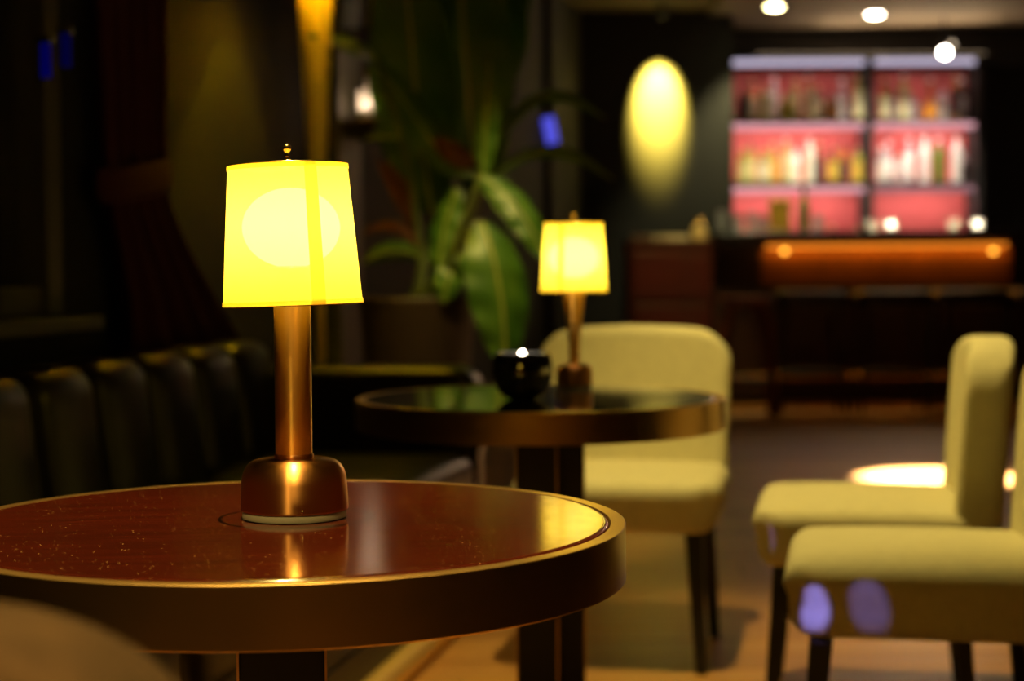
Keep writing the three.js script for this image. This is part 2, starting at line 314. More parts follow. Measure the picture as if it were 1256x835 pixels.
// floor lamp in the corner behind the banquette; its shade is above the picture
{
  const q = at(388, 100, 5.35);
  const t = thing('floor_lamp', 'tall floor lamp with glowing tapered brass column behind the banquette', 'lamp', [q.x, 0, q.z]);
  part('lamp_base', lathe([[0, 0], [0.098, 0], [0.102, 0.004], [0.102, 0.022], [0.095, 0.032], [0.05, 0.042], [0.020, 0.046], [0, 0.046]], 48), M.copper, t);
  part('column', lathe([[0.018, 0.045], [0.018, 0.60], [0.020, 0.95], [0.0235, 1.15], [0.030, 1.305], [0.039, 1.50], [0.0535, 1.778], [0.058, 1.86], [0.056, 1.872], [0, 1.872]], 64), M.satinBrass, t);
  part('socket', cyl(0.024, 0.024, 0.16, 24), M.brass, t, [0, 1.95, 0]);
  part('bulb', new THREE.SphereGeometry(0.045, 24, 16), glow(LAMP.r, LAMP.g, LAMP.b, 10), t, [0, 2.07, 0]);
  point(t, [0, 2.07, 0], LAMP, 2.0, 2);
  const s = part('lamp_shade', new THREE.CylinderGeometry(0.15, 0.17, 0.40, 64, 4, true), M.denseShade, t, [0, 2.025, 0]);
  part('shade_cover', cyl(0.148, 0.148, 0.006, 48), M.denseShade, s, [0, 0.195, 0]);
  part('wire_ring', merged([new THREE.TorusGeometry(0.15, 0.002, 6, 64).rotateX(Math.PI / 2).translate(0, 0.2, 0), new THREE.TorusGeometry(0.17, 0.002, 6, 64).rotateX(Math.PI / 2).translate(0, -0.2, 0)]), M.polishedBrass, s);
}

// ───────────────────────── tables
function roundTable(label, X, Z, y, r, topMat, turn, posts) {
  const t = thing('round_table', label, 'table', [X, 0, -Z], turn);
  const ri = r - 0.0155;
  const topG = lathe([[0, 0], [ri - 0.0075, 0], [ri - 0.0045, -0.0004], [ri - 0.0024, -0.0014], [ri - 0.0012, -0.0032], [ri - 0.0010, -0.006], [ri - 0.0010, -0.02], [0, -0.02]], 160);
  { const p = topG.attributes.position, uv = topG.attributes.uv; for (let i = 0; i < p.count; i++) uv.setXY(i, 0.5 + p.getX(i) / (2 * r), 0.5 + p.getZ(i) / (2 * r)); }
  part('tabletop', topG, topMat, t, [0, y, 0]);
  const rim = part('rim', crisp(lathe([[ri, -0.018], [ri, -0.0016], [ri + 0.0006, -0.0010], [r - 0.0012, -0.0010], [r - 0.0003, -0.0014], [r, -0.0022]], 200)), M.rimBrass, t, [0, y, 0]);
  part('rim_side', crisp(lathe([[r, -0.0022], [r, -0.0555], [r - 0.0008, -0.0567], [r - 0.002, -0.0570], [r - 0.012, -0.0570], [r - 0.012, -0.03]], 200)), M.rimBrass, rim);
  part('underside', cyl(r - 0.012, r - 0.012, 0.012, 96), M.blackWood, t, [0, y - 0.028, 0]);
  for (const [x, z, w, d] of posts) {
    const p = part('post', rbox(w, y - 0.06, d, 0.004), M.blackMetal, t, [x, (y - 0.06) / 2 + 0.026, z]);
    for (const [sx, sz] of [[-1, 1], [1, 1]]) part('edge_strip', box(0.003, y - 0.07, 0.003), M.rimBrass, p, [sx * (w / 2 + 0.0005), 0, sz * (d / 2 - 0.004)]);
  }
  part('base_plate', lathe([[0, 0], [0.20, 0], [0.205, 0.003], [0.205, 0.018], [0.19, 0.026], [0, 0.028]], 64), M.blackMetal, t);
  return t;
}
const tab1 = roundTable('round table with glossy brown wooden top and brass rim under the straight lamp', T1[0], T1[1], tableY, 0.35, M.tableTop, 0.12, [[0, 0.05, 0.084, 0.05], [0, -0.05, 0.08, 0.05]]);
const tab2 = roundTable('round table with dark mirror-glossy top and brass rim carrying the glass bowl', T2[0], T2[1], table2Y, 0.347, M.glassTop, 0.0, [[-0.008, 0.045, 0.074, 0.05], [0.058, -0.03, 0.05, 0.05]]);

// bowl of dark mirrored glass
{
  const q = at(641, 492, 3.24);
  const t = thing('glass_bowl', 'dark smoky mirrored glass bowl on the rear table', 'bowl', [q.x, table2Y, q.z]);
  part('bowl_body', lathe([[0, 0.0], [0.022, 0.0], [0.030, 0.003], [0.044, 0.014], [0.053, 0.030], [0.0568, 0.048], [0.0560, 0.066], [0.0525, 0.080], [0.0508, 0.0850], [0.0490, 0.0868], [0.0470, 0.0868], [0.0460, 0.0850], [0.0495, 0.078], [0.0538, 0.064], [0.0545, 0.048], [0.0508, 0.031], [0.042, 0.017], [0.028, 0.007], [0, 0.005]], 72), M.smokeGlass, t);
  part('candle', lathe([[0, 0], [0.019, 0], [0.019, 0.058], [0.017, 0.062], [0, 0.062]], 24), M.fabricWhite, t, [0, 0.0055, 0]);  // added candle that carries the flame up to the bowl rim
  part('flame', new THREE.SphereGeometry(0.006, 12, 8).scale(1, 1.7, 1), glow(1, 0.86, 0.62, 40), t, [0, 0.080, 0]);  // added glow standing in for the glints on the rim
  point(t, [0, 0.080, 0], C(1, 0.8, 0.5), 0.03, 0.2);
}

// ───────────────────────── chairs
function makeChair(label, cloth) {
  const t = thing('upholstered_chair', label, 'chair');
  part('seat', soft(0.51, 0.125, 0.50, 0.036, { R: 0.085, plane: 'xz', fn: (v) => {
    const k = Math.max(0, 1 - (v.x / 0.27) ** 2) * Math.max(0, 1 - (v.z / 0.25) ** 2);
    if (v.y > 0) v.y += 0.016 * k; else { v.x *= 0.965; v.z *= 0.965; }
  } }), cloth, t, [0, 0.395, 0.015]);
  part('backrest', soft(0.50, 0.43, 0.096, 0.024, { R: 0.10, R2: 0.03, plane: 'xy', cell: 0.011, fn: (v) => {
    v.z += -0.022 * (v.x / 0.25) ** 2 + 0.014 * (v.y / 0.215); v.x *= 1 + 0.03 * (v.y / 0.215);
    v.y -= 0.016 * (v.x / 0.25) ** 2 * Math.max(0, v.y / 0.215);
  } }), cloth, t, [0, 0.598, 0.258]);
  for (const [sx, sz] of [[-1, -1], [1, -1], [-1, 1], [1, 1]]) {
    const g = new THREE.BoxGeometry(0.042, 0.36, 0.042, 1, 4, 1), p = g.attributes.position;
    for (let i = 0; i < p.count; i++) { const k = 0.5 - p.getY(i) / 0.36, w = 1 - 0.38 * k; p.setXYZ(i, p.getX(i) * w + sx * 0.022 * k, p.getY(i), p.getZ(i) * w + sz * 0.03 * k); }
    g.computeVertexNormals();
    part('leg', g, M.blackWood, t, [sx * 0.19, 0.18, sz * 0.178 + 0.012]);
  }
  return t;
}
const chairProto = makeChair('cream woven chair seat nearest the front table, back toward the room, lilac light on its side', M.cream);
function chair(label, X, Z, ry, first, group) {
  const t = first ? chairProto : chairProto.clone();
  if (!first) { t.name = numbered('upholstered_chair'); scene.add(t); t.userData = { ...chairProto.userData }; }
  tag(t, label, 'chair', group); t.position.set(X, 0, -Z); t.rotation.y = ry; return t;
}
const FACE = Math.PI / 2 - ROW;
chair('cream woven chair beside the front table with two lilac light spots on its side', 0.735, 3.17, FACE, true);
chair('cream woven chair standing beside the bright white patch on the floor', 0.775, 3.86, FACE);
chair('cream woven chair facing the rear table, its back behind the tapered lamp', 0.275, 4.36, Math.PI - ROW);
{
  const t = makeChair('brown cloth chair with rounded back standing before the front table', M.brownCloth);
  t.position.set(-0.372, 0, -1.08); t.rotation.y = -ROW * 0.6; t.scale.setScalar(1.02);
}

// ───────────────────────── banquette
{
  const t = thing('banquette', 'long dark leather banquette with channelled back along the window wall', 'banquette', row(0, 0), -ROW);
  const S0 = -2.0, S1 = 3.05, mid = -(S0 + S1) / 2, len = S1 - S0;
  part('plinth', box(0.66, 0.14, len), M.blackWood, t, [-0.805, 0.07, mid]);
  part('kick_rail', new THREE.CylinderGeometry(0.034, 0.034, len, 24).rotateX(Math.PI / 2), M.railBrass, t, [-0.462, 0.036, mid]);
  const cg = soft(0.58, 0.18, 0.716, 0.045, { fn: (v) => { if (v.y > 0) v.y += 0.012 * (1 - (v.z / 0.35) ** 2); }, cell: 0.05 });
  for (let s = S0; s < S1 - 0.3; s += 0.7215) part('seat_cushion', cg, M.leather, t, [-0.735, 0.36, -(s + 0.361)]);
  part('seat_base', rbox(0.62, 0.14, len, 0.01), M.leather, t, [-0.79, 0.21, mid]);
  part('back_frame', box(0.05, 0.66, len), M.blackWood, t, [-1.165, 0.35, mid]);
  const n = 17, cw = len / n;
  const bg = soft(0.13, 0.33, cw - 0.004, 0.05, { cell: 0.02, fn: (v) => {
    const a = v.z / (cw / 2); if (v.x > 0) v.x += 0.018 * (1 - a * a); if (v.y > 0) v.y += 0.012 * (1 - a * a); v.x -= 0.02 * (v.y / 0.165);
  } });
  const bg2 = soft(0.12, 0.17, cw - 0.004, 0.04, { cell: 0.025, fn: (v) => { const a = v.z / (cw / 2); if (v.x > 0) v.x += 0.015 * (1 - a * a); } });
  const btn = new THREE.SphereGeometry(0.013, 12, 8).scale(0.5, 1, 1);
  for (let i = 0; i < n; i++) {
    const z = -(S0 + cw * (i + 0.5));
    part('back_channel', bg, M.leather, t, [-1.085, 0.592, z]);
    part('lower_roll', bg2, M.leather, t, [-1.07, 0.475 - 0.13, z]);
    part('button', btn, M.leather, t, [-1.028, 0.435, z - cw / 2]);
  }
  part('end_arm', soft(0.74, 0.69, 0.17, 0.05, { R: 0.07, R2: 0.02, cell: 0.03 }), M.leather, t, [-0.82, 0.345, -3.145]);
}

// ───────────────────────── curtain
{
  const t = thing('curtain', 'dark red curtain gathered by a tie-back beside the window', 'curtain', row(0, WO + 0.06), -ROW);
  const nu = 110, nv = 60, pos = [], idx = [], uv = [];
  const yb = 0.74, yt = 2.62;
  for (let j = 0; j <= nv; j++) {
    const y = yb + (yt - yb) * j / nv;
    const k = y < 1.18 ? (1.18 - y) / (1.18 - yb) : 0, up = y > 1.18 ? Math.min(1, (y - 1.18) / 0.8) : 0;
    const s0 = 2.38 + 0.10 * Math.min(1, k * 1.5) - 0.06 * up, s1 = 2.76 + 0.55 * Math.pow(k, 1.25) + 0.02 * up;
    for (let i = 0; i <= nu; i++) {
      const u = i / nu, amp = 0.020 + 0.012 * k;
      const f = Math.sin(u * 2 * Math.PI * 9 + 0.6 * Math.sin(y * 2.1)) * amp + Math.sin(u * 2 * Math.PI * 4.3 + y) * amp * 0.4;
      pos.push(f - (Math.abs(y - 1.2) < 0.06 ? 0.0 : 0), y, -(s0 + (s1 - s0) * u)); uv.push(u, j / nv);
      if (i < nu && j < nv) { const a = j * (nu + 1) + i; idx.push(a, a + 1, a + nu + 1, a + 1, a + nu + 2, a + nu + 1); }
    }
  }
  const g = new THREE.BufferGeometry(); g.setAttribute('position', new THREE.Float32BufferAttribute(pos, 3)); g.setAttribute('uv', new THREE.Float32BufferAttribute(uv, 2)); g.setIndex(idx); g.computeVertexNormals();
  part('drape', g, M.curtain, t);
  const tie = new THREE.TorusGeometry(0.5, 0.045, 12, 48).rotateX(Math.PI / 2).scale(0.09, 1, 0.42).translate(0, 0, 0);
  part('tie_back', tie, M.curtain, t, [0.0, 1.20, -2.57], [0.12, 0, 0]);
  part('curtain_rod', new THREE.CylinderGeometry(0.012, 0.012, 1.0, 12).rotateX(Math.PI / 2), M.blackMetal, t, [0, 2.63, -2.5]);
}

// ───────────────────────── plant
{
  const q = at(512, 400, 6.05);
  const t = thing('potted_banana_plant', 'large-leaved banana plant in a tall dark brown planter', 'plant', [q.x, 0, q.z]);
  const local = (px, py, Z) => at(px, py, Z).sub(t.position);
  part('planter', lathe([[0, 0], [0.135, 0], [0.14, 0.01], [0.198, 0.83], [0.203, 0.845], [0.203, 0.865], [0.188, 0.865], [0.184, 0.80], [0, 0.79]], 48), M.planter, t);
  part('soil', lathe([[0, 0.812], [0.1, 0.806], [0.183, 0.798]], 32), M.soil, t);
  function leaf(mat, pts, wid, { cup = 0.25, roll = 0, wave = 0.03, facing = [0, 0, 1] } = {}) {
    const curve = new THREE.CatmullRomCurve3(pts), n = 40, m = 10, pos = [], uv = [], idx = [], T = new THREE.Vector3(), S = new THREE.Vector3(), N = new THREE.Vector3(), F = new THREE.Vector3(...facing).normalize();
    for (let i = 0; i <= n; i++) {
      const k = i / n, P = curve.getPointAt(k); curve.getTangentAt(k, T);
      S.crossVectors(T, F).normalize(); N.crossVectors(S, T).normalize();
      const c = Math.cos(roll), s = Math.sin(roll), SS = S.clone().multiplyScalar(c).addScaledVector(N, s), NN = N.clone().multiplyScalar(c).addScaledVector(S, -s);
      const w = wid / 2 * Math.pow(Math.sin(Math.PI * Math.min(1, 0.03 + k * 0.97)), 0.62) * (1 - 0.15 * k);
      for (let j = 0; j <= m; j++) {
        const a = j / m * 2 - 1, p = P.clone().addScaledVector(SS, a * w).addScaledVector(NN, -cup * w * a * a + wave * wid * Math.sin(k * 26 + a * 2) * Math.abs(a));
        pos.push(p.x, p.y, p.z); uv.push(j / m, k);
        if (i < n && j < m) { const q = i * (m + 1) + j; idx.push(q, q + 1, q + m + 1, q + 1, q + m + 2, q + m + 1); }
      }
    }
    const g = new THREE.BufferGeometry(); g.setAttribute('position', new THREE.Float32BufferAttribute(pos, 3)); g.setAttribute('uv', new THREE.Float32BufferAttribute(uv, 2)); g.setIndex(idx); g.computeVertexNormals();
    const l = part('leaf', g, mat, t);
    part('midrib', new THREE.TubeGeometry(curve, 30, Math.max(0.003, wid * 0.022), 6), mat === M.leafBrown ? M.leafBrown : M.midrib, l);
    return l;
  }
  const L = (list) => list.map((a) => local(...a));
  const top = [0, 0.82, 0];
  const stalk = (pts, r) => part('stalk', tube([new THREE.Vector3(rr(-0.05, 0.05), 0.80, rr(-0.05, 0.05)), ...pts], r, 30, 8), M.stem, t);
  // big dark blades reaching past the top of the picture
  leaf(M.leafGreen, L([[588, 235, 6.15], [575, 120, 6.2], [566, 0, 6.2], [560, -120, 6.15]]), 0.36, { roll: 0.35, cup: 0.15 });
  leaf(M.leafGreen, L([[530, 260, 6.15], [512, 130, 6.12], [502, 20, 6.08], [490, -90, 6.0]]), 0.34, { roll: -0.3, cup: 0.15 });
  leaf(M.leafGreen, L([[600, 150, 6.3], [612, 60, 6.3], [622, -40, 6.3], [634, -120, 6.2]]), 0.24, { roll: 0.8 });
  leaf(M.leafGreen, L([[460, 75, 6.0], [500, 130, 6.05], [545, 190, 6.05], [590, 215, 6.05]]), 0.16, { roll: 0.5 });
  leaf(M.leafGreen, L([[592, 215, 5.95], [594, 170, 5.95], [598, 115, 5.95], [601, 76, 5.93]]), 0.105, { roll: 0.5 });
  leaf(M.leafGreen, L([[590, 215, 5.9], [616, 235, 5.85], [644, 268, 5.8], [672, 322, 5.76]]), 0.125, { roll: 0.45 });
  leaf(M.leafGreen, L([[592, 272, 5.75], [606, 320, 5.68], [617, 385, 5.64], [620, 452, 5.62]]), 0.225, { roll: 0.35, cup: 0.22, wave: 0.02 });
  leaf(M.leafGreen, L([[566, 310, 5.9], [556, 330, 5.88], [548, 350, 5.86], [545, 372, 5.86]]), 0.11, {});
  leaf(M.leafGreen, L([[560, 230, 6.0], [545, 280, 5.98], [540, 320, 5.96], [540, 350, 5.96]]), 0.13, { roll: -0.5 });
  leaf(M.leafBrown, L([[466, 196, 6.0], [486, 222, 6.0], [502, 254, 6.0], [514, 290, 6.02]]), 0.085, { roll: 0.5 });
  leaf(M.leafBrown, L([[534, 168, 6.05], [552, 184, 6.03], [572, 196, 6.03], [590, 206, 6.05]]), 0.085, { roll: 0.2 });
  leaf(M.leafBrown, L([[447, 285, 6.0], [470, 276, 6.0], [495, 282, 6.0], [515, 306, 6.0]]), 0.045, { roll: 0.4 });
  leaf(M.leafGreen, L([[520, 318, 6.0], [494, 308, 5.98], [470, 310, 5.96], [446, 322, 5.95]]), 0.07, { roll: 0.2 });
  leaf(M.leafGreen, L([[520, 180, 6.05], [505, 172, 6.05], [480, 168, 6.05], [448, 170, 6.05]]), 0.05, { roll: 0.2 });
  // the lit blade that points at the floor lamp, in front of its column
  leaf(M.leafGreen, L([[470, 90, 6.0], [452, 68, 5.8], [425, 54, 5.5], [372, 42, 5.22]]), 0.050, { roll: 0.4 });
  // thin arching fronds on the right
  leaf(M.leafGreen, L([[610, 170, 6.05], [650, 125, 6.05], [695, 118, 6.05], [742, 145, 6.05]]), 0.055, { roll: 0.5 });
  leaf(M.leafGreen, L([[606, 215, 6.05], [650, 188, 6.05], [705, 190, 6.05], [752, 220, 6.05]]), 0.055, { roll: 0.5 });
  for (const [a, b, c2, r] of [[[540, 330, 6.05], [585, 250, 6.15], [588, 236, 6.15], 0.016], [[520, 330, 6.1], [532, 280, 6.18], [530, 262, 6.2], 0.016], [[545, 330, 6.0], [585, 240, 5.96], [592, 216, 5.95], 0.011], [[548, 320, 5.95], [582, 235, 5.9], [590, 216, 5.9], 0.010], [[546, 330, 5.9], [578, 280, 5.8], [592, 273, 5.75], 0.012], [[515, 330, 6.0], [495, 180, 6.0], [470, 91, 6.0], 0.010], [[550, 320, 6.1], [596, 200, 6.25], [600, 152, 6.3], 0.012], [[555, 320, 6.05], [600, 190, 6.05], [610, 171, 6.05], 0.007]]) stalk([local(...a), local(...b), local(...c2)], r);
}

// ───────────────────────── bottles
const prof = {
  wine: [[0, 0], [0.034, 0], [0.037, 0.004], [0.037, 0.185], [0.034, 0.205], [0.018, 0.232], [0.0145, 0.245], [0.0145, 0.300], [0.016, 0.302], [0.016, 0.312], [0, 0.312]],
  spirit: [[0, 0], [0.038, 0], [0.042, 0.005], [0.042, 0.170], [0.038, 0.190], [0.020, 0.210], [0.015, 0.220], [0.015, 0.262], [0, 0.262]],
  squat: [[0, 0], [0.048, 0], [0.053, 0.006], [0.055, 0.110], [0.046, 0.140], [0.020, 0.165], [0.016, 0.172], [0.016, 0.205], [0, 0.205]],
  tall: [[0, 0], [0.032, 0], [0.035, 0.004], [0.035, 0.235], [0.030, 0.255], [0.016, 0.275], [0.014, 0.285], [0.014, 0.335], [0, 0.335]],
  decanter: [[0, 0], [0.058, 0], [0.064, 0.008], [0.064, 0.060], [0.054, 0.090], [0.022, 0.125], [0.017, 0.140], [0.017, 0.300], [0.021, 0.306], [0, 0.306]],
};
const bottleGlass = {
  green: phy({ color: C(0.10, 0.34, 0.03), roughness: 0.08, transmission: 0.5, thickness: 0 }),
  olive: phy({ color: C(0.58, 0.56, 0.12), roughness: 0.12, transmission: 0.5, thickness: 0 }),
  amber: phy({ color: C(0.75, 0.34, 0.04), roughness: 0.1, transmission: 0.55, thickness: 0 }),
  clear: phy({ color: C(0.86, 0.88, 0.88), roughness: 0.12, transmission: 0.7, thickness: 0 }),
  white: std({ color: C(0.78, 0.76, 0.72), roughness: 0.35 }),
  brown: phy({ color: C(0.22, 0.09, 0.03), roughness: 0.1, transmission: 0.4, thickness: 0 }),
};
const labelMat = { olive: std({ color: C(0.65, 0.60, 0.34), roughness: 0.7 }), pale: std({ color: C(0.75, 0.72, 0.66), roughness: 0.7 }), gold: std({ color: C(0.7, 0.48, 0.08), roughness: 0.5 }), dark: std({ color: C(0.05, 0.04, 0.04), roughness: 0.6 }) };
const capMat = [std({ color: C(0.03, 0.03, 0.03), roughness: 0.4 }), std({ color: C(0.7, 0.55, 0.3), roughness: 0.35, metalness: 0.8 }), std({ color: C(0.75, 0.74, 0.72), roughness: 0.4 })];
const bottleGeo = {};
for (const k in prof) {
  const P = prof[k], h = P[P.length - 1][1], rmax = Math.max(...P.map((a) => a[0])), yl = P.filter((a) => a[0] > rmax * 0.97).map((a) => a[1]), l0 = Math.min(...yl) + 0.02, l1 = Math.max(...yl) - 0.012;
  const rn = P[P.length - 2][0];
  bottleGeo[k] = { body: lathe(P, 24), label: cyl(rmax + 0.0008, rmax + 0.0008, Math.max(0.03, l1 - l0), 24, true).translate(0, (l0 + l1) / 2, 0), cap: cyl(rn + 0.002, rn + 0.002, 0.03, 16).translate(0, h - 0.010, 0) };
}
function bottle(kind, glass, lab, cap, x, y, z, label, group) {
  const t = thing('bottle', label, 'bottle', [x, y, z], 0, group), g = bottleGeo[kind];
  part('bottle_body', g.body, bottleGlass[glass], t);
  if (lab) part('paper_label', g.label, labelMat[lab], t);
  part('cap', g.cap, capMat[cap], t);
  return t;
}

// ───────────────────────── back bar
const SX0 = at(894, 200, 13.1).x, SXM = at(1068, 200, 13.1).x, SX1 = at(1198, 200, 13.1).x;
const shY = [at(1000, 78, 13.1).y, at(1000, 157, 13.1).y, at(1000, 235, 13.1).y];
{
  const t = thing('back_bar_shelf', 'black back-bar shelving with red panels and white strip lights', 'shelf');
  const mid = (SX0 + SX1) / 2, w = SX1 - SX0, topY = CEIL - 0.31;
  for (const x of [SX0 - 0.03, SXM, SX1 + 0.03]) part('upright', box(0.05, topY - 0.02, 0.30), M.soffit, t, [x, topY / 2 - 0.01, -13.27]);
  for (const [a, b] of [[SX0, SXM - 0.03], [SXM + 0.03, SX1]]) {
    const c = (a + b) / 2, l = b - a;
    part('back_panel', box(l, topY - 0.9, 0.02), M.redPanel, t, [c, (topY + 0.9) / 2, -13.44]);
    for (let i = 0; i < 3; i++) {
      const y = shY[i];
      const sh = part('shelf_board', box(l, 0.028, 0.28), M.soffit, t, [c, y + 0.052, -13.28]);
      part('light_strip', box(l - 0.01, 0.042, 0.012), glow(i ? 0.85 : 0.62, i ? 0.42 : 0.54, i ? 0.48 : 0.72, i === 0 ? 1.1 : (i === 2 && a > 2 ? 0.4 : 1.0)), sh, [0, -0.036, 0.128]);
      area(t, [c, y + 0.016, -13.22], [c, y - 0.55, -13.36], l - 0.05, 0.05, C(1, 0.66, 0.62), [20, 27, 27][i]);
    }
    part('back_counter', box(l + 0.06, 0.9, 0.42), M.darkWood, t, [c, 0.45, -13.22]);
  }
}
const ZB = -13.27, onTop = shY[1] + 0.067, onMid = shY[2] + 0.067, onLow = 0.90;
const bx = (px) => at(px < 1068 ? 907 + (px - 903) * 0.96 : 1080 + (px - 1076) * 0.93, 200, 13.27).x;
const gTop = 'bottles on the upper back-bar shelf', gMid = 'bottles on the middle back-bar shelf', gLow = 'bottles on the back-bar counter';
const kindWord = { wine: 'slim-necked', spirit: 'straight', squat: 'squat', tall: 'tall', decanter: 'wide-bottomed' }, glassWord = { green: 'green glass', olive: 'yellow-green', amber: 'amber', clear: 'clear glass', white: 'white', brown: 'dark brown' };
function shelfBottles(list, y, where, group) {
  for (const [i, [px, kind, glass, lab, cap]] of list.entries()) {
    const dz = i % 2 ? -0.062 : 0.058;
    const l = `${kindWord[kind]} ${glassWord[glass]} bottle${lab ? ` with ${lab === 'olive' ? 'yellowish' : lab} label` : ''} on ${where}`;
    bottle(kind, glass, lab, cap, bx(px), y, ZB + dz, l, group);
  }
}
shelfBottles([[908, 'spirit', 'brown', 'dark', 0], [921, 'wine', 'amber', 'olive', 1], [934, 'spirit', 'olive', 'olive', 1], [949, 'tall', 'clear', 'pale', 2], [963, 'squat', 'olive', 'gold', 1], [976, 'wine', 'olive', 'olive', 1], [990, 'tall', 'amber', 'olive', 2], [1005, 'spirit', 'brown', 'olive', 1], [1019, 'squat', 'brown', null, 0], [1036, 'wine', 'clear', 'pale', 2], [1053, 'tall', 'olive', 'olive', 1]], onTop, 'the upper bar shelf left of the divider', gTop);
shelfBottles([[1079, 'wine', 'amber', 'olive', 1], [1092, 'spirit', 'brown', 'pale', 0], [1104, 'tall', 'olive', 'olive', 2], [1118, 'squat', 'clear', 'pale', 1], [1139, 'decanter', 'amber', null, 2, 0.03], [1160, 'spirit', 'clear', 'pale', 0], [1172, 'tall', 'amber', 'dark', 1], [1185, 'wine', 'brown', 'pale', 2]], onTop, 'the upper bar shelf right of the divider', gTop);
shelfBottles([[907, 'spirit', 'olive', 'olive', 1], [920, 'wine', 'olive', 'olive', 0], [933, 'spirit', 'olive', 'pale', 1], [947, 'wine', 'olive', 'gold', 1], [961, 'tall', 'olive', 'olive', 2], [975, 'spirit', 'white', null, 2], [991, 'tall', 'white', null, 2, 0.03], [1006, 'wine', 'brown', 'dark', 1], [1021, 'spirit', 'brown', 'gold', 1], [1037, 'wine', 'amber', 'dark', 0], [1052, 'spirit', 'olive', 'gold', 1]], onMid, 'the middle bar shelf left of the divider', gMid);
shelfBottles([[1076, 'spirit', 'clear', 'pale', 2], [1088, 'wine', 'clear', 'pale', 2], [1100, 'squat', 'clear', 'pale', 1], [1116, 'tall', 'clear', 'pale', 2], [1132, 'tall', 'white', null, 2, 0.03], [1155, 'tall', 'green', null, 2, 0.03], [1174, 'tall', 'white', 'pale', 2, 0.03], [1186, 'spirit', 'clear', 'dark', 0]], onMid, 'the middle bar shelf right of the divider', gMid);
shelfBottles([[903, 'tall', 'brown', 'pale', 1], [917, 'wine', 'clear', 'pale', 2], [931, 'tall', 'amber', 'dark', 1], [1000, 'wine', 'clear', null, 2], [1020, 'tall', 'brown', 'gold', 1], [1040, 'spirit', 'brown', 'olive', 0], [1053, 'wine', 'brown', 'dark', 1]], onLow, 'the back-bar counter', gLow);

// bar counter
const CZ = -11.62;
{
  const x0 = at(871, 290, 11.6).x, x1 = 5.2, t = thing('bar_counter', 'long bar counter with black top and orange-lit wooden front', 'bar');
  part('countertop', rbox(x1 - x0, 0.065, 0.72, 0.012), M.counter, t, [(x0 + x1) / 2, 1.137, CZ - 0.36]);
  const p0 = at(932, 310, 11.9).x, p1 = at(1241, 310, 11.9).x, n = 4, pw = (p1 - p0) / n;
  part('carcass', box(x1 - x0 - 0.1, 1.08, 0.40), M.blackWood, t, [(x0 + x1) / 2 + 0.03, 0.56, -12.12]);
  for (let i = 0; i < n; i++) part('front_panel', rbox(pw - 0.006, 0.28, 0.02, 0.004), M.orangePanel, t, [p0 + pw * (i + 0.5), 0.958, -11.905]);
  part('side_panel', rbox(p0 - x0 - 0.06, 0.28, 0.02, 0.004), M.darkWood, t, [(p0 + x0) / 2 + 0.02, 0.958, -11.905]);
  const dn = 7, dw = (x1 - x0 - 0.1) / dn;
  for (let i = 0; i < dn; i++) part('lower_panel', rbox(dw - 0.008, 0.74, 0.02, 0.004), M.darkWood, t, [x0 + 0.06 + dw * (i + 0.5), 0.43, -11.905]);
  const st = part('light_strip', rbox(p1 - p0 - 0.08, 0.018, 0.014, 0.004), glow(1, 0.28, 0.02, 1.5), t, [(p0 + p1) / 2, 1.072, -11.87]);
  area(t, [(p0 + p1) / 2, 1.060, -11.86], [(p0 + p1) / 2, 0.80, -11.84], p1 - p0 - 0.08, 0.03, ORANGE, 16);
  for (const px of [962, 1218]) { const q = at(px, 308, 11.86); part('puck_light', new THREE.SphereGeometry(0.022, 16, 10).scale(1, 0.7, 0.7), glow(1, 0.42, 0.04, 4.5), t, [q.x, q.y, -11.85]); }
  const q = at(1240, 358, 11.6); part('foot_rail', new THREE.CylinderGeometry(0.02, 0.02, x1 - x0 - 0.3, 16).rotateZ(Math.PI / 2), M.polishedBrass, t, [(x0 + x1) / 2, 0.20, -11.72]);
}
// things on the bar counter
const CT = 1.170;
function tealight(px, pz, label, k = 40) {
  const x = at(px, 275, pz).x, t = thing('tealight_glass', label, 'candle', [x, CT, -pz], 0, 'candle glasses on the bar counter');
  part('glass_cup', lathe([[0, 0], [0.030, 0], [0.033, 0.004], [0.036, 0.075], [0.034, 0.075], [0.030, 0.008], [0, 0.006]], 24), bottleGlass.clear, t);
  part('wax', cyl(0.026, 0.026, 0.016, 20), M.fabricWhite, t, [0, 0.0155, 0]);
  part('flame', new THREE.SphereGeometry(0.012, 12, 10).scale(1, 1.5, 1), glow(1, k < 10 ? 0.62 : 0.80, k < 10 ? 0.36 : 0.55, k), t, [0, 0.045, 0]);
  point(t, [0, 0.045, 0], C(1, 0.75, 0.4), 0.10, 0.6);
}
tealight(1093, 11.85, 'bright candle glass next to the green bottle on the bar counter');
tealight(1170, 11.80, 'small candle glass between two candle glasses on the bar counter', 4);
tealight(1199, 11.90, 'bright candle glass at the shelf end of the bar counter');
tealight(1070, 12.05, 'dimmer candle glass set back on the bar counter', 1.6);
bottle('wine', 'green', null, 0, at(986, 270, 12.22).x, CT, -12.22, 'slim green glass bottle standing on the bar counter', gLow);
{
  const t = thing('menu_box', 'yellow upright box standing on the bar counter', 'box', [at(956, 270, 12.22).x, CT, -12.22]);
  part('box_body', rbox(0.14, 0.20, 0.10, 0.006), std({ color: C(0.75, 0.42, 0.04), roughness: 0.6 }), t, [0, 0.10, 0]);
  part('lid', rbox(0.146, 0.03, 0.106, 0.006), std({ color: C(0.8, 0.5, 0.08), roughness: 0.6 }), t, [0, 0.215, 0]);
}
const gGlass = 'drinking glasses on the bar counter';
